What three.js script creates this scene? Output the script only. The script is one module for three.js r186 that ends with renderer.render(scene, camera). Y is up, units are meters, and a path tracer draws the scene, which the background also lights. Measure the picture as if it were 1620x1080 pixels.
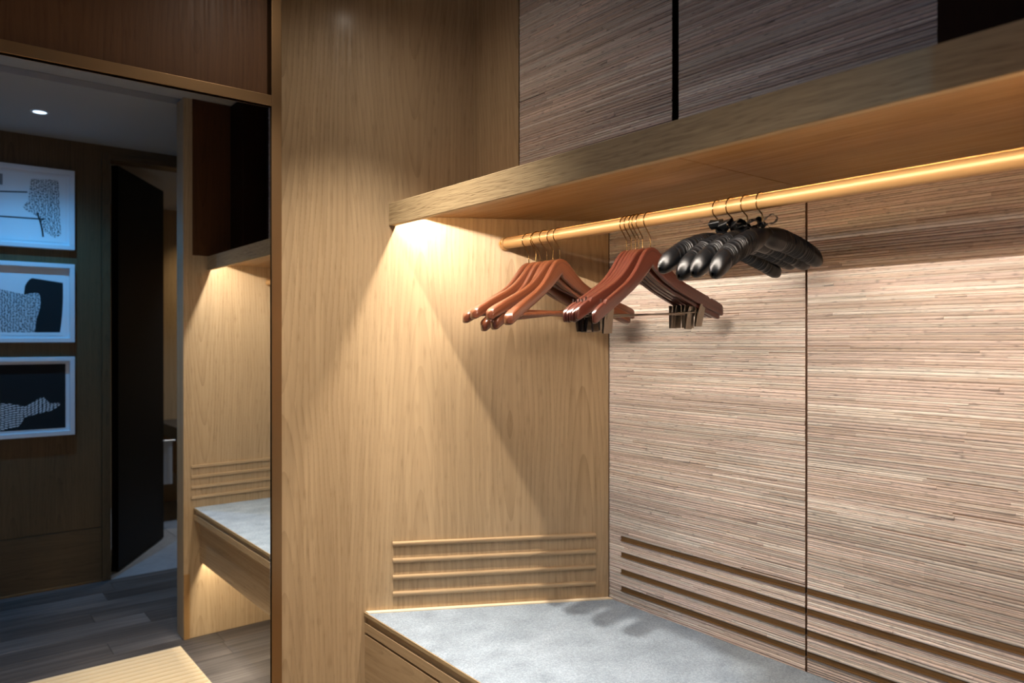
import * as THREE from 'three';
import { RoundedBoxGeometry } from 'three/addons/geometries/RoundedBoxGeometry.js';
import { mergeGeometries, mergeVertices } from 'three/addons/utils/BufferGeometryUtils.js';
import { RectAreaLightUniformsLib } from 'three/addons/lights/RectAreaLightUniformsLib.js';

// ---------------------------------------------------------------- camera, sky, lights, exposure
const scene = new THREE.Scene();
const EYE = 1.376;
const camera = new THREE.PerspectiveCamera(2 * Math.atan(540 / 1177) * 180 / Math.PI, 1.5, 0.02, 60);
camera.position.set(0, EYE, 0);
camera.lookAt(-0.7825, EYE - 0.0017, -0.6226);
camera.focus = 1.9;
camera.userData.fStop = 3.2;
const renderer = new THREE.WebGLRenderer({ antialias: true });
renderer.toneMapping = THREE.LinearToneMapping;
renderer.toneMappingExposure = 1.0;
renderer.shadowMap.enabled = true;
RectAreaLightUniformsLib.init();
scene.background = new THREE.Color(0.30, 0.42, 0.62);        // dull day outside the window behind the camera

const SHELF_LED = { color: 0xfff2e4, power: 620 };            // strip behind the lip of the shelf
const BENCH_LED = { color: 0xffecd2, power: 200 };             // strip under the bench
const DAYLIGHT = { color: 0x559fff, power: 1.3 };             // daylight in the window opening
const SPOTS = [                                               // ceiling downlights: x, z, intensity, half angle, colour, spill
  [-1.56, -0.698, 17.0, 40, 0xfff2e2, 1.0],
  [-0.66, -0.52, 5.0, 40, 0xffecd4, 0.25],
  [-1.56, 0.20, 4.5, 42, 0xffe8cc, 0.2],
];
const CORRIDOR_SPOT = [0.384, -0.458, 4.8, 62, 0x52b4ff];

function areaLight(name, w, h, { color, power }, [x, y, z], [tx, ty, tz]) {
  const l = new THREE.RectAreaLight(color, power, w, h);
  l.name = name; l.position.set(x, y, z); l.lookAt(tx, ty, tz);
  scene.add(l); return l;
}

// ---------------------------------------------------------------- helpers
const R = d => d * Math.PI / 180;
function rng(seed) { let a = seed >>> 0; return () => { a = (a + 0x6D2B79F5) | 0; let t = Math.imul(a ^ (a >>> 15), 1 | a); t = (t + Math.imul(t ^ (t >>> 7), 61 | t)) ^ t; return ((t ^ (t >>> 14)) >>> 0) / 4294967296; }; }
const taken = {};
function numbered(n) { const k = taken[n] = (taken[n] ?? -1) + 1; return k ? n + '_' + String(k).padStart(3, '0') : n; }
function tag(o, label, category, group) { o.userData.label = label; o.userData.category = category; if (group) o.userData.group = group; return o; }
function thing(name, label, category, [x, y, z] = [0, 0, 0], turn = 0, group) {
  const o = new THREE.Group(); o.name = numbered(name); o.position.set(x, y, z); o.rotation.y = turn;
  scene.add(o); return tag(o, label, category, group);
}
function room(name, [x, y, z] = [0, 0, 0], turn = 0) {
  const o = new THREE.Group(); o.name = name; o.position.set(x, y, z); o.rotation.y = turn;
  o.userData.kind = 'structure'; scene.add(o); return o;
}
function part(name, geo, m, parent, label) {
  const o = new THREE.Mesh(geo, m); o.name = name; o.castShadow = o.receiveShadow = true;
  if (label) o.userData.label = label;
  parent.add(o); return o;
}
// uv in metres by the dominant axis of each face; v runs along the grain
const off = rng(77);
function uvGrain(g, grain = 'y', du = off() * 3, dv = off() * 3) {
  const p = g.attributes.position, n = g.attributes.normal, uv = new Float32Array(p.count * 2);
  for (let i = 0; i < p.count; i++) {
    const x = p.getX(i), y = p.getY(i), z = p.getZ(i), ax = Math.abs(n.getX(i)), ay = Math.abs(n.getY(i)), az = Math.abs(n.getZ(i));
    let a, b;
    const dom = ax > ay && ax > az ? 'x' : ay > az ? 'y' : 'z';
    if (grain === 'y') { b = dom === 'y' ? z : y; a = dom === 'x' ? z : x; }
    else if (grain === 'x') { b = dom === 'x' ? z : x; a = dom === 'y' ? z : y; }
    else { b = dom === 'z' ? x : z; a = dom === 'y' ? x : y; }
    uv[2 * i] = a + du; uv[2 * i + 1] = b + dv;
  }
  g.setAttribute('uv', new THREE.BufferAttribute(uv, 2)); return g;
}
// box between two corners, edges slightly eased
function bx(x0, x1, y0, y1, z0, z1, grain = 'y', r = 0.0015) {
  const w = x1 - x0, h = y1 - y0, d = z1 - z0;
  r = Math.min(r, w * 0.3, h * 0.3, d * 0.3);
  let g = r > 0 ? new RoundedBoxGeometry(w, h, d, 1, r) : new THREE.BoxGeometry(w, h, d);
  if (!g.index) g = mergeVertices(g);
  g.translate((x0 + x1) / 2, (y0 + y1) / 2, (z0 + z1) / 2);
  return uvGrain(g, grain);
}
// slab from a plan outline [[x, z], ...]
function slab(outline, y0, y1, grain = 'x', bevel = 0.001) {
  const s = new THREE.Shape(outline.map(([x, z]) => new THREE.Vector2(x, -z)));
  const g = new THREE.ExtrudeGeometry(s, { depth: y1 - y0 - 2 * bevel, bevelEnabled: bevel > 0, bevelThickness: bevel, bevelSize: bevel, bevelOffset: -bevel, bevelSegments: 1 });
  g.rotateX(-Math.PI / 2); g.translate(0, y0 + bevel, 0);
  return uvGrain(g, grain);
}
function cyl(r, h, [x, y, z], axis = 'y', seg = 24, r2 = r) {
  const g = new THREE.CylinderGeometry(r2, r, h, seg);
  if (axis === 'x') g.rotateZ(-Math.PI / 2); if (axis === 'z') g.rotateX(Math.PI / 2);
  return g.translate(x, y, z);
}
const merge = list => mergeGeometries(list.map(g => g.index ? g.toNonIndexed() : g));

// ---------------------------------------------------------------- textures
function lattice(seed, n) { const r = rng(seed), a = new Float32Array(n * n); for (let i = 0; i < a.length; i++) a[i] = r(); return a; }
const LN = 256, LAT = [1, 2, 3, 4].map(s => lattice(s * 911, LN));
// tiling value noise, u and v in 0..1, fu and fv cells over the tile
function noise(u, v, fu, fv, k = 0) {
  const L = LAT[k], x = u * fu, y = v * fv, xi = Math.floor(x), yi = Math.floor(y);
  let a = x - xi, b = y - yi; a = a * a * (3 - 2 * a); b = b * b * (3 - 2 * b);
  const at = (i, j) => L[((((j % fv) + fv) % fv) & 255) * LN + ((((i % fu) + fu) % fu) & 255)];
  return (at(xi, yi) * (1 - a) + at(xi + 1, yi) * a) * (1 - b) + (at(xi, yi + 1) * (1 - a) + at(xi + 1, yi + 1) * a) * b;
}
function texture(w, h, sizeU, sizeV, fn, srgb = true) {
  const d = new Uint8Array(w * h * 4);
  for (let j = 0; j < h; j++) for (let i = 0; i < w; i++) {
    const c = fn(i / w, j / h), o = (j * w + i) * 4;
    for (let k = 0; k < 3; k++) d[o + k] = Math.max(0, Math.min(255, (Array.isArray(c) ? c[k] : c) * 255));
    d[o + 3] = 255;
  }
  const t = new THREE.DataTexture(d, w, h);
  t.wrapS = t.wrapT = THREE.RepeatWrapping; t.magFilter = THREE.LinearFilter; t.minFilter = THREE.LinearMipmapLinearFilter; t.generateMipmaps = true;
  t.repeat.set(1 / sizeU, 1 / sizeV); if (srgb) t.colorSpace = THREE.SRGBColorSpace; t.needsUpdate = true;
  return t;
}
const mix = (a, b, t) => a + (b - a) * t, mix3 = (a, b, t) => [mix(a[0], b[0], t), mix(a[1], b[1], t), mix(a[2], b[2], t)];
// flat-sawn veneer: leaves 0.3 m wide with cathedral figure between straight grain; 1.2 x 2.4 m
function veneerValue(u, v, leaves = 4, vary = 1) {
  const leaf = Math.floor(u * leaves), a0 = u * leaves - leaf - 0.5;
  const centre = (LAT[1][leaf * 7 + 3] - 0.5) * 0.5, warp = (noise(u, v, 5, 4, 0) - 0.5) * 0.16 + (noise(u, v, 24, 6, 1) - 0.5) * 0.035 + (noise(u, v, 60, 30, 2) - 0.5) * 0.006;
  const a = a0 - centre + warp;
  const ph = (v * 1.0 + LAT[2][leaf * 13 + 5]) % 1, s = 0.5 - Math.abs(ph - 0.5);
  const ring = Math.sqrt(a * a + 0.012 + 0.10 * s * s) + s * 0.32;
  const q = ring * 26, f = q - Math.floor(q);
  const line = Math.pow(f, 5) * 0.8 + 0.2 * f;
  const fine = noise(u, v, 250, 12, 3) * 0.5 + noise(u, v, 128, 5, 2) * 0.5;
  const pore = Math.pow(noise(u, v, 256, 60, 1), 6);
  return { line: line * (0.35 + 0.65 * noise(u, v, 6, 3, 3)), fine, pore, broad: noise(u, v, 7, 2, 1) };
}
const oakMap = texture(1024, 1024, 1.2, 2.4, (u, v) => {
  const g = veneerValue(u, v);
  const t = 0.34 * g.line + 0.34 * (g.fine - 0.5) + 0.25 * g.pore + 0.20 * (g.broad - 0.5);
  return mix3([0.765, 0.66, 0.515], [0.52, 0.42, 0.298], Math.max(0, Math.min(1, t + 0.22)));
});
const oakRough = texture(512, 512, 1.2, 2.4, (u, v) => { const n = noise(u, v, 250, 12, 3); return 0.40 + 0.22 * n; }, false);
const oakBump = texture(1024, 512, 1.2, 2.4, (u, v) => { const n = noise(u, v, 256, 14, 3); const p = Math.pow(noise(u, v, 256, 60, 1), 4); return 0.7 + 0.3 * n - 0.5 * p; }, false);
// coarse brushed oak for the shelf front
const brushedMap = texture(1024, 1024, 0.5, 1.0, (u, v) => {
  const warp = (noise(u, v, 6, 6, 0) - 0.5) * 0.03 + (noise(u, v, 12, 20, 1) - 0.5) * 0.008;
  const f = noise(u + warp, v, 120, 8, 2) * 0.5 + noise(u + warp, v, 250, 24, 3) * 0.5, p = Math.pow(noise(u + warp * 0.5, v, 250, 40, 1), 4);
  return mix3([0.77, 0.675, 0.515], [0.44, 0.35, 0.24], Math.min(1, 0.02 + 0.38 * f + 0.28 * p));
});
const brushedBump = texture(1024, 1024, 0.5, 1.0, (u, v) => {
  const warp = (noise(u, v, 6, 6, 0) - 0.5) * 0.03 + (noise(u, v, 12, 20, 1) - 0.5) * 0.008;
  return 0.9 - 0.2 * noise(u + warp, v, 120, 8, 2) - 0.7 * Math.pow(noise(u + warp * 0.5, v, 250, 40, 1), 4);
}, false);
const reedMap = texture(512, 512, 0.25, 0.6, (u, v) => {           // fibres along v
  const f = noise(u, v, 200, 6, 1) * 0.6 + noise(u, v, 250, 30, 2) * 0.4, s = Math.pow(noise(u, v, 120, 40, 3), 8);
  return 0.86 + 0.14 * f - 0.25 * s;
});
const feltMap = texture(512, 512, 0.5, 0.5, (u, v) => {
  const n = noise(u, v, 256, 256, 0) * 0.5 + noise(u, v, 128, 140, 1) * 0.3 + noise(u, v, 9, 12, 2) * 0.35;
  return mix3([0.43, 0.48, 0.525], [0.66, 0.715, 0.77], Math.min(1, n));
});
const feltBump = texture(512, 512, 0.5, 0.5, (u, v) => noise(u, v, 250, 250, 0) * 0.6 + noise(u, v, 120, 130, 3) * 0.4, false);
const plankMap = texture(512, 512, 0.6, 2.0, (u, v) => {
  const warp = (noise(u, v, 6, 5, 0) - 0.5) * 0.05;
  const f = noise(u + warp, v, 160, 8, 2) * 0.5 + noise(u + warp, v, 60, 6, 3) * 0.5, b = noise(u, v, 6, 6, 1);
  return mix3([0.25, 0.235, 0.23], [0.49, 0.465, 0.455], Math.max(0, Math.min(1, f * 0.9 + 0.5 * (b - 0.5))));
});
const hangerMap = texture(256, 256, 0.08, 0.4, (u, v) => {
  const f = noise(u, v, 40, 4, 0) * 0.6 + noise(u, v, 120, 10, 1) * 0.4;
  return mix3([1, 1, 1], [0.70, 0.62, 0.58], f);
});
const stoneMap = texture(256, 256, 1.0, 1.0, (u, v) => { const n = noise(u, v, 5, 5, 0) * 0.6 + noise(u, v, 40, 40, 1) * 0.4; return mix3([0.52, 0.53, 0.54], [0.64, 0.65, 0.66], n); });

// ---------------------------------------------------------------- materials
const mat = o => new THREE.MeshPhysicalMaterial(o);
const oak = mat({ map: oakMap, roughnessMap: oakRough, roughness: 0.95, bumpMap: oakBump, bumpScale: 0.0003, specularIntensity: 0.6, clearcoat: 0.12, clearcoatRoughness: 0.18 });
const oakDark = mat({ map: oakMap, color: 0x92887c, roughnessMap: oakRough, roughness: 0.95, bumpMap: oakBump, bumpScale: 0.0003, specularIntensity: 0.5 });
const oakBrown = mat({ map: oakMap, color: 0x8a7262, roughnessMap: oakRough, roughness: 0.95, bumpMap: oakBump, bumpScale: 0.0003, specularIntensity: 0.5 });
const oakWarm = mat({ map: oakMap, color: 0xd6bf9c, roughnessMap: oakRough, roughness: 0.85, specularIntensity: 0.6 });
const paleLitOak = mat({ color: 0xf0ddbc, roughness: 0.5 });  // pale trim wood, its glare under the shelf light put into the colour
const brushedOak = mat({ map: brushedMap, bumpMap: brushedBump, bumpScale: 0.0006, roughness: 0.6, specularIntensity: 0.6 });
const wenge = mat({ map: oakMap, color: 0x3c2616, roughness: 0.6, specularIntensity: 0.2, bumpMap: oakBump, bumpScale: 0.0003 });
const shadedOak = mat({ map: oakMap, color: 0x7d5f48, roughness: 0.6, specularIntensity: 0.3 });  // oak darkened to carry the shade on the upper right wall
const doorWood = mat({ map: oakMap, color: 0x120c09, roughness: 0.6, specularIntensity: 0.4 });
const slotWood = mat({ map: oakMap, color: 0xa8936e, roughness: 0.7 });
const reed = mat({ map: reedMap, vertexColors: true, roughness: 0.62, specularIntensity: 0.45 });
const reedBacking = mat({ color: 0x8a6c56, roughness: 0.9 });
const felt = mat({ map: feltMap, bumpMap: feltBump, bumpScale: 0.0015, roughness: 1, sheen: 0.3, sheenRoughness: 0.8, sheenColor: new THREE.Color(0.5, 0.55, 0.6) });
const brass = mat({ color: 0xc9975a, metalness: 1, roughness: 0.36 });
const rodBrass = mat({ color: 0xa98353, metalness: 0.35, roughness: 0.42 });
const bronze = mat({ color: 0x9a7b58, metalness: 1, roughness: 0.42 });
const hookSteel = mat({ color: 0x96774a, metalness: 1, roughness: 0.2 });
const clipSteel = mat({ color: 0x8f8478, metalness: 1, roughness: 0.28 });
const clipWire = mat({ color: 0xdad4cc, metalness: 1, roughness: 0.18 });
const cherry = mat({ map: hangerMap, color: 0x7c482d, roughness: 0.34, clearcoat: 0.8, clearcoatRoughness: 0.2 });
const mahogany = mat({ map: hangerMap, color: 0x5c2d20, roughness: 0.32, clearcoat: 0.8, clearcoatRoughness: 0.18 });
const satin = mat({ color: 0x050608, roughness: 0.33, specularIntensity: 0.6 });
const mirrorGlass = mat({ color: 0xe4e8e8, metalness: 1, roughness: 0.0 });
const plaster = mat({ color: 0xb4b1ac, roughness: 0.95 });
const slotDark = mat({ color: 0x3a3733, roughness: 0.9 });
const planks = [0xffffff, 0xe0dcd8, 0xcfcac6, 0xf2efec].map(c => mat({ map: plankMap, color: c, roughness: 0.55, specularIntensity: 0.5 }));
const stone = mat({ map: stoneMap, roughness: 0.45 });
const darkStone = mat({ color: 0x2a2b2e, roughness: 0.35 });
const rugYarn = mat({ color: 0xe0cba8, roughness: 1 });
const whiteLacquer = mat({ color: 0xe6e8ea, roughness: 0.4 });
const towelCloth = mat({ color: 0xe9ebee, roughness: 1, sheen: 0.4 });
const steel = mat({ color: 0xb8b4ae, metalness: 1, roughness: 0.3 });
const windowGlass = mat({ color: 0xffffff, transmission: 1, thickness: 0, roughness: 0, ior: 1.5 });
const glow = (c, k) => mat({ color: 0x111111, emissive: c, emissiveIntensity: k, roughness: 0.6 });

// ---------------------------------------------------------------- the plan (metres; x along the closet, z towards the room)
const CEIL = 2.49;                                 // ceiling
const CX0 = -1.5704, ZB = -1.6213;                 // corner of back and left wall
const XR = -0.284;                                 // inner face of the right end wall
const XM = -1.9465;                                // face of the mirror
const XP = 0.89;                                   // picture wall
const SLANT = 0.4846 / 0.8747;                     // the left wall stands at an angle
const wallX = (z, d = 0) => CX0 - SLANT * (z - ZB) + d / 0.8747;   // d: distance out from the left wall
const ZS = -1.0502, ZBENCH = -0.988, ZDOOR = -1.2586, ZROD = -1.3418;
const BENCH = 0.602, SHELF0 = 1.7035, SHELF1 = 1.767, UNDER = 1.7315;
const ZFRONT = 2.3;                                // wall behind the camera

// ---------------------------------------------------------------- floor, ceiling, outer walls
{
  const fl = room('floor');
  part('subfloor', bx(-2.3, 3.2, -0.12, -0.016, -2.7, ZFRONT + 0.15, 'x', 0), slotDark, fl);
  const r = rng(5), W = 0.155;
  for (let i = 0, x = -2.12; x < XP; i++, x += W) {
    let z = -1.74 - r() * 0.9;
    while (z < ZFRONT) {
      const L = 1.3 + r() * 0.5, z0 = Math.max(z, -1.74), z1 = Math.min(z + L, ZFRONT), x1 = Math.min(x + W, XP + 0.002);
      if (z1 - z0 > 0.05) part('plank', bx(x + 0.0006, x1 - 0.0006, -0.016, -r() * 0.0004, z0 + 0.0006, z1 - 0.0006, 'z', 0.0012), planks[Math.floor(r() * 4)], fl);
      z += L;
    }
  }
  const T = 0.6;
  for (let x = XP; x < 2.9; x += T) for (let z = -2.6; z < -0.25; z += T)
    part('tile', bx(x + 0.001, Math.min(x + T, 2.91) - 0.001, -0.016, 0, z + 0.001, z + T - 0.001, 'z', 0.001), stone, fl);
}
{
  const c = room('ceiling');
  // the board is interrupted by the slot of a linear air outlet along the opening of the closet
  part('board', bx(-2.3, -0.252, CEIL, CEIL + 0.1, -2.7, ZFRONT + 0.15, 'x', 0), plaster, c);
  part('board', bx(-0.155, 3.2, CEIL, CEIL + 0.1, -2.7, ZFRONT + 0.15, 'x', 0), plaster, c);
  part('air_slot', bx(-0.252, -0.155, CEIL + 0.028, CEIL + 0.1, -2.7, ZFRONT + 0.15, 'x', 0), mat({ color: 0x6d675f, roughness: 0.9 }), c);
}
{ // back wall and its corridor and bathroom continuation
  const w = room('wall_back');
  part('masonry', bx(-2.3, 1.0, 0, CEIL, -1.80, -1.68, 'y', 0), oakDark, w);
  part('backing', bx(-1.66, XR - 0.0, 0, CEIL, -1.68, ZB - 0.009, 'x', 0), reedBacking, w);
}

// ---------------------------------------------------------------- reed cladding: rows of split reeds, each strip its own relief
const REEDS = [[0.90, 0.78, 0.68], [0.87, 0.71, 0.62], [0.95, 0.86, 0.76], [0.88, 0.73, 0.64], [0.77, 0.63, 0.53], [0.87, 0.77, 0.67], [0.92, 0.80, 0.71]];
function reedGeometry(w, y0, y1, gaps, seed) {
  const r = rng(seed), pos = [], nor = [], uv = [], col = [], idx = [];
  const quad = (a, b, c, d, n1, n2, rgb, u0) => {
    const k = pos.length / 3;
    for (const [p, n] of [[a, n1], [b, n1], [c, n2], [d, n2]]) { pos.push(...p); nor.push(0, n[0], n[1]); uv.push(p[1] + u0, p[0] + u0 * 7); col.push(...rgb); }
    idx.push(k, k + 1, k + 2, k, k + 2, k + 3);
  };
  let y = y0, drift = 0;
  while (y < y1 - 0.001) {
    let h = 0.0030 + 0.0050 * Math.pow(r(), 1.2);
    const gap = gaps.find(g => y < g[1] && y + h > g[0]);
    if (gap) { if (gap[0] - y > 0.0015) h = gap[0] - y; else { y = gap[1]; continue; } }
    h = Math.min(h, y1 - y);
    drift = drift * 0.9 + (r() - 0.5) * 0.0012;
    const rowTone = r();
    let x = 0;
    while (x < w - 0.0005) {
      let L = 0.06 + 0.80 * Math.pow(r(), 1.4); if (w - x - L < 0.06) L = w - x;
      const dep = 0.0010 + 0.0022 * r() * r(), base = REEDS[Math.floor((rowTone * 0.6 + r() * 0.4) * REEDS.length) % REEDS.length], k = 0.88 + 0.22 * r();
      const n = Math.max(1, Math.round(L / 0.12)), u0 = r() * 5, knot = r() < 0.22;
      const hh = h * (r() < 0.05 && L < 0.2 ? 0.75 : 1);
      for (let i = 0; i < n; i++) {
        const xa = x + L * i / n, xb = x + L * (i + 1) / n;
        const e = f => (Math.sin((x + f) * 9 + seed) * 0.0005);
        const ya = y + e(xa), yb = y + e(xb), da = dep * (i === 0 ? 0.8 : 1), db = dep * (i === n - 1 ? (knot ? 1.6 : 0.8) : 1);
        const g = k * (0.95 + 0.1 * r()) * (0.80 + 0.40 * noise((xa * 0.35 + seed * 0.13) % 1, (y * 0.7) % 1, 7, 40, 1)), c = base.map(v => v * g), cl = base.map(v => v * g * 0.97);
        const P = (xx, yy, t, d) => [xx, yy + hh * t, d];
        quad(P(xa, ya, 0.0, 0), P(xb, yb, 0.0, 0), P(xb, yb, 0.22, db * 0.75), P(xa, ya, 0.22, da * 0.75), [-0.85, 0.5], [-0.5, 0.86], cl, u0);
        quad(P(xa, ya, 0.22, da * 0.75), P(xb, yb, 0.22, db * 0.75), P(xb, yb, 0.68, db), P(xa, ya, 0.68, da), [-0.4, 0.9], [0.25, 0.97], c, u0);
        quad(P(xa, ya, 0.68, da), P(xb, yb, 0.68, db), P(xb, yb, 1.0, 0), P(xa, ya, 1.0, 0), [0.35, 0.93], [0.85, 0.5], c, u0);
      }
      if (knot && w - x - L > 0.01) { // cut end of a reed, slightly raised and darker
        const c = base.map(v => v * 0.52), xe = x + L, t = 0.010 + 0.030 * r();
        quad([xe - t, y + hh * 0.1, dep * 1.05], [xe, y + hh * 0.1, dep * 1.3], [xe, y + hh * 0.55, dep * 1.7], [xe - t, y + hh * 0.35, dep * 1.1], [-0.2, 0.98], [0.2, 0.98], c, u0);
        quad([xe, y, 0], [xe, y + hh * 0.6, 0], [xe, y + hh * 0.55, dep * 1.7], [xe, y + hh * 0.1, dep * 1.3], [0, 1], [0, 1], c, u0);
      }
      x += L;
    }
    y += h;
  }
  const g = new THREE.BufferGeometry();
  g.setAttribute('position', new THREE.Float32BufferAttribute(pos, 3)); g.setAttribute('normal', new THREE.Float32BufferAttribute(nor, 3));
  g.setAttribute('uv', new THREE.Float32BufferAttribute(uv, 2)); g.setAttribute('color', new THREE.Float32BufferAttribute(col, 3)); g.setIndex(idx);
  return g;
}
{ // two lower panels on the back wall, with four slots each above the bench
  const wall = scene.getObjectByName('wall_back');
  const SLOTS = [0.784, 0.7365, 0.6865, 0.636].map(y => [y, y + 0.0125]);
  const panel = (x0, x1, s0, s1, seed) => {
    const p = new THREE.Group(); p.name = 'reed_panel'; p.position.set(x0, 0, ZB - 0.009); wall.add(p);
    const w = x1 - x0, T = 0.009;
    // ground board: full above the slots, cut away at them
    const boards = [bx(0, w, SLOTS[0][1], SHELF0 + 0.05, 0, T - 0.003, 'x', 0), bx(0, w, 0.40, SLOTS[3][0], 0, T - 0.003, 'x', 0)];
    for (let i = 0; i < 3; i++) boards.push(bx(0, w, SLOTS[i + 1][1], SLOTS[i][0], 0, T - 0.003, 'x', 0));
    for (const [a, b] of SLOTS) { if (s0 > 0) boards.push(bx(0, s0, a, b, 0, T - 0.003, 'x', 0)); if (s1 < w) boards.push(bx(s1, w, a, b, 0, T - 0.003, 'x', 0)); }
    part('ground_board', merge(boards), reedBacking, p);
    const reeds = [reedGeometry(w, 0.56, SHELF0 + 0.045, SLOTS, seed)];
    for (const [a, b] of SLOTS) for (const [p0, p1] of [[0, s0], [s1, w]]) if (p1 - p0 > 0.003) { const g = reedGeometry(p1 - p0, a, b, [], seed + Math.round(a * 1000)); g.translate(p0, 0, 0); reeds.push(g); }
    const c = part('reed_cladding', mergeGeometries(reeds), reed, p, 'split natural reeds laid in uneven rows'); c.position.z = T - 0.003; c.userData.kind = 'stuff';
    for (const [a, b] of SLOTS) part('slot_lining', merge([bx(s0, s1, a - 0.0005, a + 0.0012, 0.0005, T + 0.0012, 'x', 0), bx(s0, s1, a, b, 0, 0.0045, 'x', 0)]), slotWood, p, 'plain oak lining inside an air slot');
    return p;
  };
  const S = 0.0028, seam = -0.9336;
  panel(CX0 + 0.001, seam - S, 0.048, seam - S - CX0 - 0.001, 21);
  panel(seam + S, XR - 0.001, 0, XR - seam - 0.05, 43);
}

// ---------------------------------------------------------------- left end wall, at an angle, with four battens
{
  const w = room('wall_left', [CX0, 0, ZB], Math.atan2(0.8747, 0.4846));
  part('veneer_panel', bx(-1.045, -0.0005, 0, CEIL, -0.03, 0, 'y', 0), oak, w);
  for (const y of [0.7925, 0.7447, 0.6967, 0.6492]) {
    const s = new THREE.Shape(); s.moveTo(0, -0.0065); s.lineTo(0.007, -0.0055); s.quadraticCurveTo(0.0105, 0.0, 0.008, 0.0045); s.lineTo(0, 0.0065); s.closePath();
    const g = new THREE.ExtrudeGeometry(s, { depth: 0.5995, bevelEnabled: false }); g.rotateY(Math.PI / 2); g.scale(1, 1, -1);
    // profile x -> outward z
    const p = g.attributes.position; for (let i = 0; i < p.count; i++) p.setZ(i, Math.abs(p.getZ(i)));
    const ix = g.index; if (ix) { const a = ix.array; for (let i = 0; i < a.length; i += 3) [a[i], a[i + 1]] = [a[i + 1], a[i]]; }
    g.computeVertexNormals(); g.translate(-0.6415, y, 0);
    part('batten', uvGrain(g, 'x'), oak, w);
  }
}
{ // right end wall: the same veneer and battens, seen only in the mirror
  const w = room('wall_right');
  part('veneer_panel', bx(XR, XR + 0.11, 0, CEIL, -1.68, -0.945, 'y', 0.002), oak, w);
  for (const y of [0.7925, 0.7447, 0.6967, 0.6492]) part('batten', bx(XR - 0.008, XR + 0.001, y - 0.0065, y + 0.0065, ZB + 0.045, -0.978, 'z', 0.002), oak, w);
  part('corner_guard', bx(XR - 0.003, XR + 0.001, 0, 0.30, -0.972, -0.946, 'y', 0.001), rodBrass, w);
  part('upper_panel', bx(XR - 0.003, XR + 0.001, SHELF1 + 0.002, CEIL, -1.25, -0.985, 'y', 0.001), shadedOak, w, 'thin brown sheet above the shelf, shade put into its colour');  // added sheet; its dark brown stands in for shade above the shelf
}

// ---------------------------------------------------------------- mirror wall on the left
{
  const w = room('wall_mirror_side');
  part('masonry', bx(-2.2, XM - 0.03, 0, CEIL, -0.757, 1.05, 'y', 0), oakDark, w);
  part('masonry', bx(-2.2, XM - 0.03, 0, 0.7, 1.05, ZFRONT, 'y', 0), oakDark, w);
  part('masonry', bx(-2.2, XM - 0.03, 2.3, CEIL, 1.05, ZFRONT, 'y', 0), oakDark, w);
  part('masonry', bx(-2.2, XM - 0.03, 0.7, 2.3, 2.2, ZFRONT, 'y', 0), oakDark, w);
  part('upper_panel', bx(XM - 0.03, XM - 0.006, 2.0265, CEIL, -0.7225, 0.50, 'y', 0.001), oakBrown, w);
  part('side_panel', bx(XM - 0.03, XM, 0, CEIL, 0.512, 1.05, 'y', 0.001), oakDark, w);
  part('edge_post', bx(XM - 0.03, XM + 0.002, 0, CEIL, -0.759, -0.731, 'y', 0.0015), bronze, w);
  const m = thing('wall_mirror', 'tall frameless wall mirror under a brass rail, reflecting pictures and a dark door', 'mirror', [XM, 0.04, -0.115]);
  part('mirror_glass', bx(-0.028, 0, 0, 1.953, -0.6135, 0.62, 'y', 0.0008), mirrorGlass, m);
  part('head_rail', bx(-0.029, 0.006, 1.957, 1.9855, -0.6155, 0.62, 'z', 0.0015), bronze, m, 'satin brass rail along the top of the mirror');
}

// ---------------------------------------------------------------- picture wall, corridor, doorway
{
  const w = room('wall_right_corridor');
  const x1 = XP + 0.12;
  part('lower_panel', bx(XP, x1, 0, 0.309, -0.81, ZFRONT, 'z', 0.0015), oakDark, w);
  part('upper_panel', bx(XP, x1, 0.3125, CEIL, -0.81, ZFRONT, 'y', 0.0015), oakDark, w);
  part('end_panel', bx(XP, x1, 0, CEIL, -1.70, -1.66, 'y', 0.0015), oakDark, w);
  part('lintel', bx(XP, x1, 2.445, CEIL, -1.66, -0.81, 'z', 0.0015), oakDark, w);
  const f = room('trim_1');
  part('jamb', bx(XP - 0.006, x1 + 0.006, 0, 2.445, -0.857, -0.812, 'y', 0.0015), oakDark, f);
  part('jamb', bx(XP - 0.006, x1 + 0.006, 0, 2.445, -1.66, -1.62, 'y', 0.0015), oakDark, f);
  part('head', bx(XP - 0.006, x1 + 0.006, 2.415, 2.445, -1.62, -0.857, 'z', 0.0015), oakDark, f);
  const b = room('baseboard_corridor');
  part('floor_trim', bx(XP - 0.004, XP + 0.001, 0, 0.012, -0.81, ZFRONT, 'z', 0.0008), bronze, b);
}
{ // open door into the bathroom
  const hx = 1.03, hz = -0.885, dir = new THREE.Vector2(1.677 - hx, -1.29 - hz), L = dir.length();
  const d = room('door_1', [hx, 0, hz], Math.atan2(-dir.y, dir.x));
  part('leaf', bx(0, L, 0.008, 2.41, -0.04, 0, 'y', 0.002), doorWood, d);
  const s = new THREE.CatmullRomCurve3([[L - 0.06, 0.93, 0], [L - 0.06, 0.93, 0.045], [L - 0.075, 0.93, 0.055], [L - 0.17, 0.93, 0.055]].map(p => new THREE.Vector3(...p)), false, 'catmullrom', 0.1);
  part('handle', merge([new THREE.TubeGeometry(s, 24, 0.008, 10), cyl(0.024, 0.008, [L - 0.06, 0.93, 0.004], 'z')]), steel, d);
}
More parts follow.
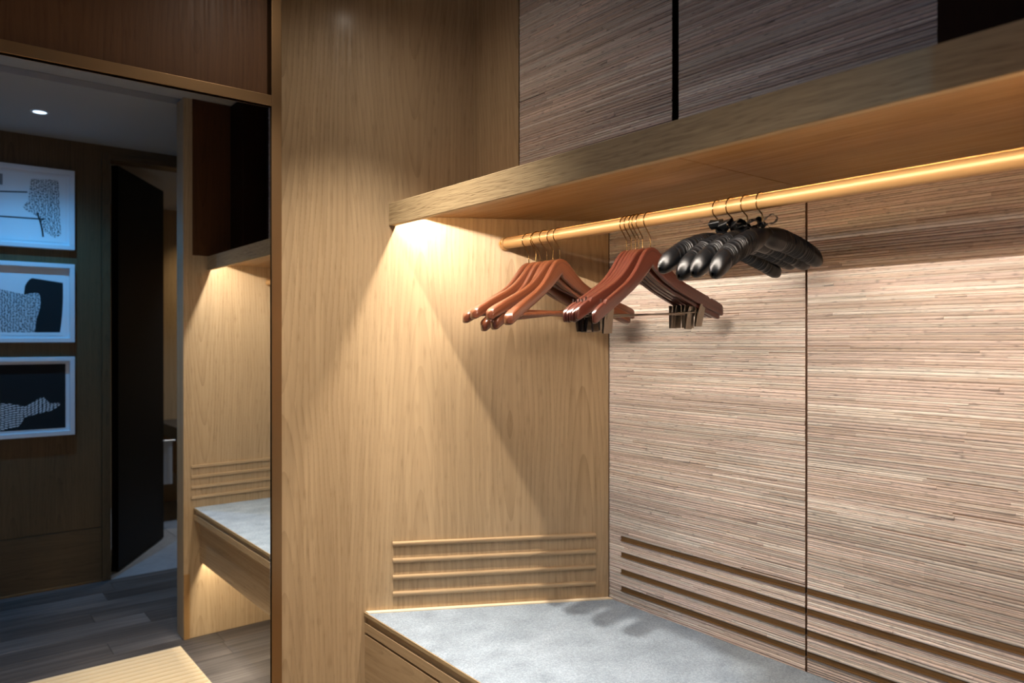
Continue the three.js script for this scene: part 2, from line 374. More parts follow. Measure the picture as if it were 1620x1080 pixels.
{ // bathroom beyond the door
  const w = room('wall_bathroom');
  part('end_wall', bx(2.91, 3.0, 0, CEIL, -2.7, -0.2, 'y', 0), oak, w);
  part('side_wall', bx(1.01, 2.91, 0, CEIL, -2.7, -2.6, 'y', 0), oak, w);
  part('side_wall', bx(1.01, 2.91, 0, CEIL, -0.3, -0.2, 'y', 0), oak, w);
  part('front_wall', bx(0.97, 1.01, 0, CEIL, -2.6, -1.70, 'y', 0), oak, w);
  const v = thing('vanity', 'dark stone bathroom vanity seen through the doorway in the mirror', 'vanity', [2.5, 0, -1.85]);
  part('counter_top', bx(-0.40, 0.40, 0.60, 0.70, -0.28, 0.30, 'x', 0.004), darkStone, v);
  part('cabinet', bx(-0.36, 0.40, 0.30, 0.60, -0.27, 0.24, 'x', 0.003), oakWarm, v);
  const t = thing('hand_towel', 'white hand towel hanging on the front of the bathroom vanity', 'towel', [2.06, 0.30, -1.40]);
  const tg = new THREE.PlaneGeometry(0.16, 0.33, 16, 16), tp = tg.attributes.position;
  for (let i = 0; i < tp.count; i++) tp.setZ(i, 0.006 * Math.sin(tp.getX(i) * 70) * (0.5 - tp.getY(i)));
  tg.computeVertexNormals(); const tb = tg.clone(); tb.translate(0, 0, -0.012);
  const cloth = merge([tg, tb]); cloth.rotateY(-Math.PI / 2); cloth.translate(0, 0.165, 0);
  part('cloth', cloth, towelCloth, t);
  part('rail', cyl(0.006, 0.20, [0, 0.325, 0], 'z', 12), steel, t);
}
{ // wall behind the camera; unseen window put in the left wall so daylight reaches the pictures
  const w = room('wall_front');
  part('panel', bx(-2.2, 1.01, 0, CEIL, ZFRONT, ZFRONT + 0.12, 'y', 0), plaster, w);
  const win = room('window_1'), x0 = -2.12, x1 = -2.07;
  part('frame', merge([bx(x0, x1, 0.7, 0.75, 1.05, 2.2), bx(x0, x1, 2.25, 2.3, 1.05, 2.2), bx(x0, x1, 0.75, 2.25, 1.05, 1.10), bx(x0, x1, 0.75, 2.25, 2.15, 2.2)]), whiteLacquer, win);
  part('pane', bx(-2.10, -2.094, 0.75, 2.25, 1.10, 2.15, 'y', 0), windowGlass, win);
  areaLight('window_daylight', 1.05, 1.5, DAYLIGHT, [-1.94, 1.5, 1.625], [0, 1.5, 1.625]);
}

// ---------------------------------------------------------------- bench
{
  const b = thing('closet_bench', 'oak closet bench with a grey felt seat, built in along the reed-clad back wall', 'bench', [0, 0, 0]);
  const lx = z => wallX(z, 0.0015), zb = ZB + 0.001, xr = XR - 0.009 + 0.008;
  const plan = (z0, z1, d = 0.0015, x1 = xr) => [[wallX(z0, d), z0], [x1, z0], [x1, z1], [wallX(z1, d), z1]];
  part('seat_base', slab(plan(-0.996, zb), 0.572, 0.590, 'x', 0), oak, b);
  part('seat_pad', slab(plan(ZBENCH - 0.003, zb - 0.0005, 0.016), 0.590, BENCH, 'x', 0.002), felt, b, 'grey felt covering of the seat');
  part('edge_trim', slab([[wallX(ZBENCH - 0.004, 0.0005), ZBENCH - 0.004], [wallX(ZBENCH - 0.004, 0.0155), ZBENCH - 0.004], [wallX(zb, 0.0155), zb], [wallX(zb, 0.0005), zb]], 0.590, BENCH + 0.003, 'x', 0.0008), paleLitOak, b, 'pale oak strip between felt and wall, bright light put into its colour');
  part('front_edge', slab(plan(ZBENCH, ZBENCH - 0.0028), 0.592, BENCH + 0.0008, 'x', 0.0005), brushedOak, b);
  part('rail', slab(plan(ZBENCH - 0.002, -1.015), 0.545, 0.572, 'x', 0.001), oak, b);
  // apron set back between the stile and the end walls
  part('apron', slab(plan(-1.016, -1.034), 0.35, 0.545, 'x', 0.0008), oak, b);
  part('drawer_front', slab([[wallX(-0.9905, 0.002), -0.9905], [-1.5345, -0.9905], [-1.5345, -1.0155], [wallX(-1.0155, 0.002), -1.0155]], 0.35, 0.5385, 'x', 0.0008), oak, b);
  part('stile', bx(-1.53, -1.41, 0.35, 0.545, -1.016, ZBENCH - 0.003, 'y', 0.001), oak, b);
  part('bearer', slab(plan(-1.60, -1.62), 0.50, 0.572, 'x', 0), oak, b);
  part('light_strip', bx(-1.80, XR - 0.012, 0.372, 0.380, -1.048, -1.036, 'x', 0.001), glow(0xffe2b8, 2.2), b, 'glowing strip under the bench');
  areaLight('bench_strip_light', 1.5, 0.010, BENCH_LED, [-1.046, 0.371, -1.042], [-1.046, 0, -1.16]);
}

// ---------------------------------------------------------------- shelf
{
  const s = thing('closet_shelf', 'thick oak shelf running above the brass clothes rod, lit from behind its lip', 'shelf', [0, 0, 0]);
  const z1 = ZB + 0.0005, xr = XR - 0.001, seam = -0.9336;
  const zl = ZS - 0.018;
  part('front_lip', slab([[wallX(ZS, 0.001), ZS], [xr, ZS], [xr, zl], [wallX(zl, 0.001), zl]], SHELF0, SHELF1, 'x', 0.0012), brushedOak, s, 'brushed oak front edge of the shelf');
  const zi = -1.1118;                              // the strip sits in a groove between lip and board
  part('groove_top', slab([[wallX(zl, 0.001), zl - 0.0003], [xr, zl - 0.0003], [xr, zi + 0.0003], [wallX(zi, 0.001), zi + 0.0003]], 1.7425, SHELF1 - 0.001, 'x', 0), oakWarm, s);
  part('board', slab([[wallX(zi, 0.001), zi], [seam - 0.001, zi], [seam - 0.001, z1], [wallX(z1, 0.001), z1]], UNDER, SHELF1 - 0.001, 'x', 0.0008), oakWarm, s);
  part('board', slab([[seam + 0.001, zi], [xr, zi], [xr, z1], [seam + 0.001, z1]], UNDER, SHELF1 - 0.001, 'x', 0.0008), oakWarm, s);
  const x0 = wallX(-1.075, 0.006), x1 = XR - 0.006;
  part('light_strip', bx(x0, x1, 1.7405, 1.7424, -1.0855, -1.0775, 'x', 0.0004), glow(0xffe8cc, 3), s, 'glowing strip behind the shelf lip');
  areaLight('shelf_strip_light', x1 - x0, 0.006, SHELF_LED, [(x0 + x1) / 2, 1.7400, -1.0815], [(x0 + x1) / 2, 0, -1.0815 - 0.5]);
}

// ---------------------------------------------------------------- overhead cabinet with two reed-clad doors
{
  const c = thing('overhead_cabinet', 'overhead closet cabinet with two reed-clad doors standing on the shelf', 'cabinet', [0, 0, 0]);
  const y0 = SHELF1 + 0.003, y1 = CEIL - 0.003, zf = ZDOOR - 0.004;
  part('carcass', bx(-1.552, XR - 0.004, y0, y1, ZB + 0.002, ZDOOR - 0.028, 'x', 0), wenge, c);
  part('side_stile', bx(-0.499, -0.4625, y0, y1, ZDOOR - 0.026, ZDOOR - 0.006, 'y', 0.0008), wenge, c);
  part('filler', slab([[wallX(zf, 0.001), zf], [-1.5585, zf], [-1.5585, zf - 0.02], [wallX(zf - 0.02, 0.001), zf - 0.02]], y0, y1, 'y', 0.0008), oak, c, 'plain oak filler beside the left door');
  part('filler', bx(-0.462, XR - 0.002, y0, y1, ZDOOR - 0.02, -1.157, 'y', 0.001), wenge, c, 'dark wood filler beside the right door');
  const door = (x0, x1, seed) => {
    const d = new THREE.Group(); d.name = 'door'; d.position.set(x0, 0, ZDOOR); c.add(d);
    part('leaf', bx(0, x1 - x0, y0 + 0.002, y1, -0.024, -0.0035, 'y', 0.0006), wenge, d);
    const r = part('reed_cladding', reedGeometry(x1 - x0 - 0.002, y0 + 0.003, y1 - 0.002, [], seed), reed, d, 'split natural reeds laid in uneven rows');
    r.position.set(0.001, 0, -0.0035); r.userData.kind = 'stuff';
  };
  door(-1.5535, -1.0335, 91);
  door(-1.0178, -0.5022, 57);
}

// ---------------------------------------------------------------- clothes rod
const RODY = 1.658, RODR = 0.0155;
{
  const x0 = -1.722, x1 = XR - 0.001;
  const r = thing('clothes_rod', 'brass clothes rod under the shelf carrying all the hangers', 'clothes rod', [0, 0, 0]);
  part('tube', cyl(RODR, x1 - x0 - 0.004, [(x0 + x1) / 2 + 0.002, RODY, ZROD], 'x', 40), rodBrass, r);
  const sk = [[0.0, 0], [0.0185, 0], [0.0195, 0.001], [0.0195, 0.011], [0.0185, 0.012], [0.0157, 0.012]].map(p => new THREE.Vector2(...p));
  const g = new THREE.LatheGeometry(sk, 32); g.rotateZ(-Math.PI / 2); g.translate(x0, RODY, ZROD);
  part('end_socket', g, rodBrass, r);
  part('socket_screw', merge([cyl(0.004, 0.003, [x0 + 0.006, RODY, ZROD + 0.0205], 'z', 16)]), brass, r);
  // top insert on which the hooks slide
  part('top_insert', bx(x0 + 0.014, x1, RODY + RODR - 0.001, RODY + RODR + 0.0012, ZROD - 0.0045, ZROD + 0.0045, 'x', 0.0008), brass, r);
}

// ---------------------------------------------------------------- hangers
const HOOKR = 0.0014;
function hookGeometry(top) {                                   // origin at the neck's foot; rod centre at height `top`
  const R0 = 0.0205, cy = top + RODR + 0.0012 + HOOKR - R0, pts = [];
  pts.push([0, -0.012], [0, 0.008], [0, 0.0245]);
  pts.push([0.0085, 0.0245 + (cy - 0.0105 - 0.0245) * 0.5]);
  for (let a = -32; a <= 205; a += 12) pts.push([R0 * Math.cos(R(a)), cy + R0 * Math.sin(R(a))]);
  const curve = new THREE.CatmullRomCurve3(pts.map(([z, y]) => new THREE.Vector3(0, y, z)), false, 'catmullrom', 0.35);
  return new THREE.TubeGeometry(curve, 72, HOOKR, 8);
}
// a wooden shoulder piece swept from tip to tip (z), bowed towards +x
function shoulderGeometry({ half, bow, drop, tipW, neckW, notch, square }) {
  const N = 84, M = 20, pos = [], uv = [], idx = [];
  const upper = [[0, 0], [0.06, 0.002], [0.1, 0.008], [0.16, 0.023], [0.24, 0.046], [0.33, 0.066], [0.44, 0.083], [0.64, 0.105], [0.79, 0.121], [0.92, 0.135], [1, 0.147]];
  const lower = [[0, 0.044], [0.05, 0.056], [0.18, 0.080], [0.33, 0.101], [0.48, 0.119], [0.72, 0.146], [0.9, 0.164], [1, 0.174]];
  const lerp = (t, u) => { for (let i = 1; i < t.length; i++) if (u <= t[i][0]) { const [a, va] = t[i - 1], [b, vb] = t[i], k = (u - a) / (b - a); return va + (vb - va) * k; } return t.at(-1)[1]; };
  const sm = (t, u) => (lerp(t, Math.max(0, u - 0.035)) + lerp(t, Math.max(0, u - 0.015)) + lerp(t, u) + lerp(t, Math.min(1, u + 0.015)) + lerp(t, Math.min(1, u + 0.035))) / 5;
  const width = [[0, neckW], [0.3, neckW * 1.02], [0.6, mix(neckW, tipW, 0.35)], [0.85, mix(neckW, tipW, 0.92)], [1, tipW]];
  for (let i = 0; i <= N; i++) {
    const s = -1 + 2 * i / N, sgn = Math.sign(s) || 1, th = Math.abs(s), u = th < 0.9 ? th * (0.955 / 0.9) : 0.955 + 0.045 * Math.sin((th - 0.9) / 0.1 * Math.PI / 2);
    const e = u > 0.955 ? Math.sqrt(Math.max(0.0004, 1 - Math.pow((u - 0.955) / 0.045, 2))) : 1;    // rounded tips
    const top = sm(upper, u) * drop, h = lerp(lower, u) * drop - top, w = sm(width, u) * e, topD = top + (h * (1 - e)) * 0.35;
    const he = h * (0.25 + 0.75 * e) * (u > 0.999 ? 0.3 : 1);
    let nt = 0;
    if (notch) { const q = (u - 0.815) / 0.012; nt = q > -1.4 && q < 1 ? 0.0075 * Math.max(0, 1 - Math.abs(q) * (q < 0 ? 0.7 : 1)) : 0; }
    const xc = bow * Math.pow(u, 1.6);
    for (let j = 0; j <= M; j++) {
      const a = j / M * 2 * Math.PI, p = square, ca = Math.cos(a), sa = Math.sin(a);
      const cx = Math.sign(ca) * Math.pow(Math.abs(ca), p), cy = Math.sign(sa) * Math.pow(Math.abs(sa), p);
      const y = -topD - he / 2 + cy * he / 2 - (cy > 0.3 ? nt : 0);
      pos.push(xc + cx * w / 2, y, s < 0 ? -u * half : u * half); uv.push(j / M * 0.08, s * half);
    }
  }
  for (let i = 0; i < N; i++) for (let j = 0; j < M; j++) { const a = i * (M + 1) + j, b = a + M + 1; idx.push(a, a + 1, b, b, a + 1, b + 1); }
  for (const [i, f] of [[0, 1], [N, 0]]) {                    // end caps
    const c = pos.length / 3, o = i * (M + 1); let cx = 0, cy = 0;
    for (let j = 0; j < M; j++) { cx += pos[3 * (o + j)] / M; cy += pos[3 * (o + j) + 1] / M; }
    pos.push(cx, cy, (i ? 1 : -1) * half); uv.push(0.04, 0);
    for (let j = 0; j < M; j++) f ? idx.push(c, o + j + 1, o + j) : idx.push(c, o + j, o + j + 1);
  }
  const g = new THREE.BufferGeometry();
  g.setAttribute('position', new THREE.Float32BufferAttribute(pos, 3)); g.setAttribute('uv', new THREE.Float32BufferAttribute(uv, 2)); g.setIndex(idx);
  g.computeVertexNormals();
  return g;
}
const WOODTOP = 1.5946;                                       // top of a wooden hanger's shoulder piece
const ORD = ['first', 'second', 'third', 'fourth', 'fifth', 'sixth'];
function place(proto, i, name, label, category, group, [x, y, z], yaw, roll) {
  const o = i ? proto.clone() : proto;
  o.name = numbered(name); if (i) scene.add(o);
  o.position.set(x, y, z); o.rotation.set(roll, yaw, 0, 'YXZ');
  return tag(o, label, category, group);
}
{ // six broad-shouldered suit hangers with a trouser bar
  const h = new THREE.Group(); scene.add(h);
  part('shoulder', shoulderGeometry({ half: 0.226, bow: 0.046, drop: 1, tipW: 0.036, neckW: 0.017, square: 0.5 }), cherry, h);
  part('hook', hookGeometry(RODY - WOODTOP), hookSteel, h, 'thin brass-toned wire hook');
  const bar = new THREE.CatmullRomCurve3([-0.205, -0.1, 0, 0.1, 0.205].map(z => new THREE.Vector3(0.037 - 0.000 * z, -0.146, z)));
  part('trouser_bar', new THREE.TubeGeometry(bar, 20, 0.0058, 12), cherry, h);
  const xs = [-1.6101, -1.5798, -1.5615, -1.5323, -1.5082, -1.4807];
  const yaw = [-10, -6, -9, -4, -8, 0], roll = [1.0, -1.5, 7.0, 6.0, -0.5, 3.0];
  xs.forEach((x, i) => place(h, i, 'wooden_suit_hanger', `broad reddish-brown wooden hanger with trouser bar, ${i === 5 ? 'last of six, nearest the clip hangers' : i ? ORD[i] + ' from the rod\'s left end' : 'first at the rod\'s left end'}`, 'hanger', 'wooden suit hangers at the left end of the rod', [x, WOODTOP, ZROD], R(yaw[i]), R(roll[i])));
}
{ // six flat notched hangers with a clip bar
  const h = new THREE.Group(); scene.add(h);
  part('shoulder', shoulderGeometry({ half: 0.229, bow: 0.030, drop: 1, tipW: 0.0125, neckW: 0.0125, notch: true, square: 0.36 }), mahogany, h);
  part('hook', hookGeometry(RODY - WOODTOP), hookSteel, h, 'thin brass-toned wire hook');
  const ZC = 0.150, YB = -0.158, XB = 0.012;
  const wire = new THREE.CurvePath(), v = (x, y, z) => new THREE.Vector3(x, y, z);
  const barPts = [v(0.016, -0.118, -0.188), v(XB, YB + 0.010, -0.187), v(XB, YB, -0.178), v(XB, YB, 0), v(XB, YB, 0.178), v(XB, YB + 0.010, 0.187), v(0.016, -0.118, 0.188)];
  part('clip_bar', new THREE.TubeGeometry(new THREE.CatmullRomCurve3(barPts, false, 'catmullrom', 0.12), 60, 0.0017, 8), clipSteel, h, 'steel wire carrying two clips');
  for (const z of [-ZC, ZC]) {
    const c = new THREE.Group(); c.name = 'clip'; c.position.set(XB, YB, z); h.add(c);
    for (const s of [-1, 1]) {                                 // two jaws, closing at the bottom
      const sh = new THREE.Shape([[-0.0105, 0.020], [0.0105, 0.020], [0.0125, -0.004], [0.0125, -0.036], [-0.0125, -0.036], [-0.0125, -0.004]].map(p => new THREE.Vector2(...p)));
      const g = new THREE.ExtrudeGeometry(sh, { depth: 0.0011, bevelEnabled: true, bevelSize: 0.0004, bevelThickness: 0.0003, bevelSegments: 1 });
      const p = g.attributes.position;
      for (let i = 0; i < p.count; i++) { const y = p.getY(i); p.setZ(i, p.getZ(i) + 0.0026 + (y > 0 ? y * 0.16 : y * 0.045)); }
      if (s < 0) { g.rotateY(Math.PI); } g.rotateY(Math.PI / 2); g.computeVertexNormals();
      part('jaw', g, clipSteel, c);
    }
    const sp = [v(0.0055, 0.016, 0.004), v(0.0045, 0.004, 0.006), v(0.002, -0.010, 0.006), v(-0.002, -0.010, -0.006), v(-0.0045, 0.004, -0.006), v(-0.0055, 0.016, -0.004)];
    part('spring', new THREE.TubeGeometry(new THREE.CatmullRomCurve3(sp), 30, 0.0011, 6), clipWire, c, 'bright wire spring');
  }
  const xs = [-1.2395, -1.2249, -1.2108, -1.2000, -1.1885, -1.1644];
  const yaw = [-3, -4, -5, -6, -5, 0], roll = [2.2, 2.5, 2.0, 2.4, 1.2, 3.4];
  xs.forEach((x, i) => place(h, i, 'clip_hanger', `dark red-brown notched wooden hanger with steel clips, ${i === 5 ? 'last of six, nearest the black padded ones' : i ? ORD[i] + ' of six from the left' : 'first of six from the left'}`, 'hanger', 'wooden clip hangers in the middle of the rod', [x, WOODTOP, ZROD], R(yaw[i]), R(roll[i])));
  const r = rng(64); scene.traverse(o => { if (o.name === 'clip') { o.rotation.set(R(-2.5), R(r() * 16 - 8), R(r() * 26 - 13)); o.position.z += (r() - 0.5) * 0.03; } });   // the clips swing loosely
}
function paddedGeometry(seed) {                                // satin cover over padding, gathered half way along each arm
  const half = 0.205, N = 420, M = 28, pos = [], idx = [], r = rng(seed);
  const ph = [r() * 6, r() * 6, r() * 6];
  for (let i = 0; i <= N; i++) {
    const s = -1 + 2 * i / N, t = Math.abs(s);
    const u = t < 0.85 ? t * (0.9 / 0.85) : 0.9 + 0.1 * Math.sin((t - 0.85) / 0.15 * Math.PI / 2);
    const e = u > 0.86 ? Math.sqrt(Math.max(0.0, 1 - Math.pow((u - 0.86) / 0.142, 2))) : 1;
    let rad = (0.0180 + 0.0050 * Math.sin(Math.PI * Math.min(1, u * 1.05)) - 0.004 * Math.exp(-Math.pow(u / 0.10, 2)));
    const gather = u > 0.26 && u < 0.80 ? Math.sin((u - 0.26) / 0.54 * Math.PI) : 0;
    const fold = Math.pow(Math.abs(Math.sin(u * 78 + ph[0] + Math.sin(u * 31 + ph[1]) * 1.3)), 0.5);
    rad -= 0.0034 * Math.sqrt(gather) * fold;
    const drop = 0.010 * u + 0.052 * u * u - 0.004 * Math.exp(-Math.pow(u / 0.08, 2));
    for (let j = 0; j <= M; j++) {
      const a = j / M * 2 * Math.PI, w = 1 + 0.05 * Math.sin(3 * a + ph[2] + s * 5) * gather;
      const rr = Math.max(0.00001, rad * e) * w;
      pos.push(0.012 * u * u + Math.cos(a) * rr * 0.92, -0.022 - drop + Math.sin(a) * rr * 1.12, s < 0 ? -u * half : u * half);
    }
  }
  for (let i = 0; i < N; i++) for (let j = 0; j < M; j++) { const a = i * (M + 1) + j, b = a + M + 1; idx.push(a, a + 1, b, b, a + 1, b + 1); }
  const g = new THREE.BufferGeometry();
  g.setAttribute('position', new THREE.Float32BufferAttribute(pos, 3)); g.setIndex(idx);
  const m = mergeVertices(g, 1e-6); m.computeVertexNormals();
  m.setAttribute('uv', new THREE.Float32BufferAttribute(new Float32Array(m.attributes.position.count * 2), 2));
  return m;
}
function bowGeometry(seed) {                                   // ribbon bow: two loops, a knot and two tails
  const r = rng(seed), list = [];
  const ribbon = (pts, w) => {
    const c = new THREE.CatmullRomCurve3(pts.map(p => new THREE.Vector3(...p))), n = 18, pos = [], idx = [];
    for (let i = 0; i <= n; i++) { const p = c.getPoint(i / n), k = w * (0.35 + 0.65 * Math.sin(Math.PI * Math.min(1, 0.12 + i / n * 0.85))); for (const [q, d] of [[-1, 0], [1, 0], [1, 0.0008], [-1, 0.0008]]) pos.push(p.x + q * k / 2, p.y + d + 0.002 * Math.sin(i * 1.3 + q), p.z + d); }
    for (let i = 0; i < n; i++) for (let j = 0; j < 4; j++) { const a = i * 4 + j, b = i * 4 + (j + 1) % 4; idx.push(a, b, a + 4, b, b + 4, a + 4); }
    const g = new THREE.BufferGeometry(); g.setAttribute('position', new THREE.Float32BufferAttribute(pos, 3)); g.setIndex(idx); g.computeVertexNormals(); list.push(g.toNonIndexed());
  };
  for (const s of [-1, 1]) {
    const t = 0.004 * (r() - 0.5);
    ribbon([[0.002, 0.001, 0], [0.004, 0.012 + t, s * 0.012], [0.003, 0.013, s * 0.026], [-0.002, 0.004, s * 0.030], [0.0, -0.002, s * 0.018], [0.003, 0, 0]], 0.025);
    ribbon([[0.003, 0, 0], [0.009, -0.004, s * 0.008], [0.011, -0.012 - t, s * 0.014], [0.012, -0.022, s * 0.018 + t]], 0.016);
  }
  const k = new THREE.SphereGeometry(0.0062, 12, 10); k.deleteAttribute('uv'); k.scale(1, 1.15, 1.1); list.push(k.toNonIndexed());
  const g = mergeGeometries(list); g.setAttribute('uv', new THREE.Float32BufferAttribute(new Float32Array(g.attributes.position.count * 2), 2)); return g;
}
{
  const top = 1.607, xs = [-0.9736, -0.9372, -0.9019, -0.8665], yaw = [-1, 0, 0, 2], roll = [1.7, 6.5, 5.5, 7.0];
  const names = ['leftmost of four, next to the clip hangers', 'second of four from the left', 'third of four from the left', 'rightmost of four, nearest the panel seam'];
  const hook = hookGeometry(RODY - top);
  xs.forEach((x, i) => {
    const h = thing('padded_hanger', `black satin padded hanger with bow, ${names[i]}`, 'hanger', [x, top, ZROD], 0, 'black padded hangers on the rod');
    part('padded_cover', paddedGeometry(300 + i * 17), satin, h);
    part('hook', hook, hookSteel, h, 'thin brass-toned wire hook');
    const b = part('ribbon_bow', bowGeometry(500 + i * 31), satin, h); b.position.set(0.002, 0.004, 0.004); b.rotation.set(R(i * 9 - 14), R(20 - i * 25), R(8));
    h.rotation.set(R(roll[i]), R(yaw[i]), 0, 'YXZ');
  });
}

// ---------------------------------------------------------------- ceiling downlights
function downlight(x, z, power, half, color, label, glowColor, k, spill) {
  const d = thing('downlight', label, 'downlight', [x, CEIL, z], 0, 'recessed ceiling downlights');
  const ring = [[0.031, 0.002], [0.030, -0.003], [0.039, -0.003], [0.041, -0.001], [0.041, 0.0]].map(p => new THREE.Vector2(...p));
  part('trim_ring', new THREE.LatheGeometry(ring, 36), whiteLacquer, d);
  part('lamp_lens', cyl(0.030, 0.003, [0, -0.0006, 0], 'y', 30), glow(glowColor, k), d, 'glowing lens');
  for (const [p, h] of spill ? [[power, half], [spill, 74]] : [[power, half]]) {   // the beam and the spill of the reflector
    const s = new THREE.SpotLight(color, p, 0, R(h), 1, 2);
    s.name = 'downlight_beam'; s.position.set(x, CEIL - 0.0055, z); s.target.position.set(x, 0, z); s.castShadow = true; s.shadow.radius = 0.9;
    scene.add(s); scene.add(s.target); s.target.name = 'downlight_target';
  }
  return d;
}
const SPOT_LABEL = ['round recessed ceiling downlight beside the slanted oak end wall', 'round recessed ceiling downlight in front of the right cabinet door', 'round recessed ceiling downlight above the beige rug'];
SPOTS.forEach(([x, z, p, h, c, spill], i) => downlight(x, z, p, h, c, SPOT_LABEL[i], 0xffe6c0, 4, spill));
{
  const [x, z, p, h, c] = CORRIDOR_SPOT;
  downlight(x, z, p, h, c, 'bluish white recessed downlight in the ceiling by the framed pictures', 0xcfe4ff, 3, 1.3);
  downlight(2.60, -2.05, 4, 60, 0xffe0b4, 'round recessed ceiling downlight in the bathroom near the end wall', 0xffe6c0, 4);
  downlight(1.9, -2.0, 7.0, 50, 0xcfe2ff, 'added round ceiling downlight, out of view in the bathroom behind the open door', 0xdcebff, 4);  // unseen lamp added for the cool light on the bathroom tiles
}

// ---------------------------------------------------------------- rug
{
  const r = thing('rug', 'beige ribbed rug on the dark plank floor before the mirror', 'rug', [-0.96, 0, -0.30]);
  const w = 1.18, d = 1.21, n = 30, pitch = w / n, s = new THREE.Shape();
  s.moveTo(-w / 2, 0.001);
  for (let i = 0; i < n; i++) { const x = -w / 2 + i * pitch; s.lineTo(x + 0.005, 0.003); s.quadraticCurveTo(x + 0.007, 0.016, x + pitch / 2, 0.017); s.quadraticCurveTo(x + pitch - 0.007, 0.016, x + pitch - 0.005, 0.003); }
  s.lineTo(w / 2, 0.001); s.closePath();
  const g = new THREE.ExtrudeGeometry(s, { depth: d, bevelEnabled: false, curveSegments: 3 }); g.translate(0, 0, -d / 2);
  part('ribbed_pile', uvGrain(g, 'z'), rugYarn, r);
  for (const q of [-d / 2 - 0.006, d / 2]) part('binding', bx(-w / 2, w / 2, 0.0005, 0.008, q, q + 0.006, 'x', 0.001), rugYarn, r);
}

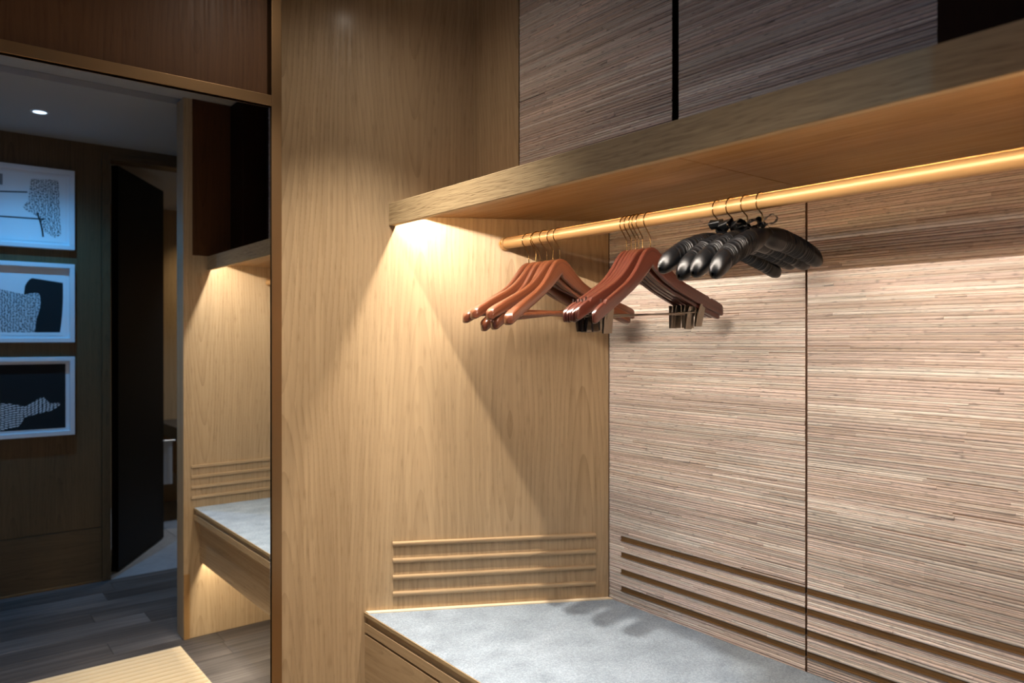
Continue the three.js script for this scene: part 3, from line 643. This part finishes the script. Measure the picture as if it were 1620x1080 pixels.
// ---------------------------------------------------------------- framed pictures (drawn as the mirror shows them, then turned round)
function print(draw) {
  const W = 560, H = 430, c = document.createElement('canvas'); c.width = W; c.height = H;
  const g = c.getContext('2d'); g.translate(W, 0); g.scale(-1, 1); draw(g, W, H);
  const t = new THREE.CanvasTexture(c); t.colorSpace = THREE.SRGBColorSpace; return t;
}
const poly = (g, pts, fill) => { g.beginPath(); pts.forEach(([x, y], i) => i ? g.lineTo(x, y) : g.moveTo(x, y)); g.closePath(); if (fill) { g.fillStyle = fill; g.fill(); } };
const art = [
  (g, W, H) => { // open dashes over a torn shape, thin dark strokes
    const r = rng(11); g.fillStyle = '#e9eef0'; g.fillRect(0, 0, W, H);
    g.save(); poly(g, [[365, 30], [520, 20], [535, 380], [500, 400], [430, 360], [400, 270], [340, 240], [320, 215], [350, 170]], '#dfe4e6'); g.clip(); g.strokeStyle = '#16181a'; g.lineWidth = 4.5;
    for (let y = 15; y < 420; y += 9) for (let x = 310; x < 540; x += 13) { const a = 0.5 + Math.sin(x * 0.012 + y * 0.009) * 1.1, q = r() * 9, b = r() * 7; g.beginPath(); g.moveTo(x + q, y + b); g.lineTo(x + q + 8 * Math.cos(a), y + b + 8 * Math.sin(a)); g.stroke(); }
    g.restore(); g.strokeStyle = '#121314'; g.lineWidth = 9; g.beginPath(); g.moveTo(180, 290); g.lineTo(440, 285); g.stroke();
    g.lineWidth = 10; g.beginPath(); g.moveTo(398, 245); g.quadraticCurveTo(425, 320, 432, 400); g.stroke();
    g.lineWidth = 8; g.beginPath(); g.moveTo(0, 150); g.lineTo(345, 120); g.stroke(); g.fillStyle = '#7d858a'; g.fillRect(100, 20, 110, 70);
  },
  (g, W, H) => { // black block behind a striped dashed form
    const r = rng(12); g.fillStyle = '#e9eef0'; g.fillRect(0, 0, W, H);
    g.beginPath(); g.moveTo(330, 110); g.quadraticCurveTo(350, 60, 372, 55); g.lineTo(545, 78); g.quadraticCurveTo(550, 250, 528, 410); g.lineTo(300, 412); g.closePath(); g.fillStyle = '#0d0e10'; g.fill();
    g.save(); g.beginPath(); g.moveTo(60, 190); g.lineTo(170, 130); g.lineTo(330, 165); g.quadraticCurveTo(400, 140, 410, 160); g.quadraticCurveTo(430, 220, 395, 320); g.lineTo(385, 412); g.lineTo(60, 412); g.closePath(); g.fillStyle = '#c9d0d3'; g.fill(); g.clip(); g.strokeStyle = '#15171a'; g.lineWidth = 5;
    for (let y = 120; y < 420; y += 10) for (let x = 50; x < 430; x += 15) { const a = x < 250 ? 1.2 : 0.2 + Math.sin(y * 0.02) * 0.4, q = r() * 9, b = r() * 6; g.beginPath(); g.moveTo(x + q, y + b); g.lineTo(x + q + 9 * Math.cos(a), y + b + 9 * Math.sin(a)); g.stroke(); }
    g.restore();
  },
  (g, W, H) => { // white dashes flowing over black
    const r = rng(13); g.fillStyle = '#0b0c0d'; g.fillRect(0, 0, W, H);
    g.save(); g.beginPath(); g.moveTo(0, 300); g.quadraticCurveTo(120, 230, 260, 255); g.lineTo(330, 275); g.quadraticCurveTo(400, 230, 430, 215); g.lineTo(470, 262); g.lineTo(530, 262); g.quadraticCurveTo(520, 310, 430, 320); g.lineTo(330, 345); g.quadraticCurveTo(300, 410, 260, 430); g.lineTo(0, 430); g.closePath(); g.clip(); g.strokeStyle = '#e4e9ea'; g.lineWidth = 9; g.lineCap = 'round';
    for (let y = 205; y < 430; y += 15) for (let x = -10; x < 540; x += 21) { const a = -0.25 + Math.sin(x * 0.011) * 0.5, yy = y + 14 * Math.sin(x * 0.016), q = r() * 4; g.beginPath(); g.moveTo(x + q, yy); g.lineTo(x + q + 11 * Math.cos(a), yy + 11 * Math.sin(a)); g.stroke(); }
    g.restore();
  },
];
const ART_LABEL = ['top framed print of the three, dashed torn shape with thin black strokes on white', 'middle framed print of the three, black block behind a dashed form on white', 'bottom framed print of the three, white dashes flowing across black'];
[[1.876, 2.3155], [1.364, 1.797], [0.852, 1.2845]].forEach(([y0, y1], i) => {
  const w = 0.545, h = y1 - y0, z = -0.674 + w / 2, F = 0.024, D = 0.034;
  const f = thing('framed_picture', ART_LABEL[i], 'picture', [XP, y0, z], -Math.PI / 2, 'framed black and white prints');
  part('frame', merge([bx(-w / 2, w / 2, 0, F, 0, D, 'x', 0.002), bx(-w / 2, w / 2, h - F, h, 0, D, 'x', 0.002), bx(-w / 2, -w / 2 + F, F, h - F, 0, D, 'y', 0.002), bx(w / 2 - F, w / 2, F, h - F, 0, D, 'y', 0.002)]), whiteLacquer, f);
  part('mount', bx(-w / 2 + F, w / 2 - F, F, h - F, 0.001, 0.005, 'x', 0), whiteLacquer, f);
  const pg = new THREE.BoxGeometry(w - 2 * F - 0.036, h - 2 * F - 0.03, 0.002); pg.translate(0, h / 2, 0.0062);
  part('print', pg, mat({ map: print(art[i]), roughness: 0.8 }), f);
});

scene.traverse(o => { if (o.isMesh) { o.castShadow = true; o.receiveShadow = true; } });
renderer.render(scene, camera);
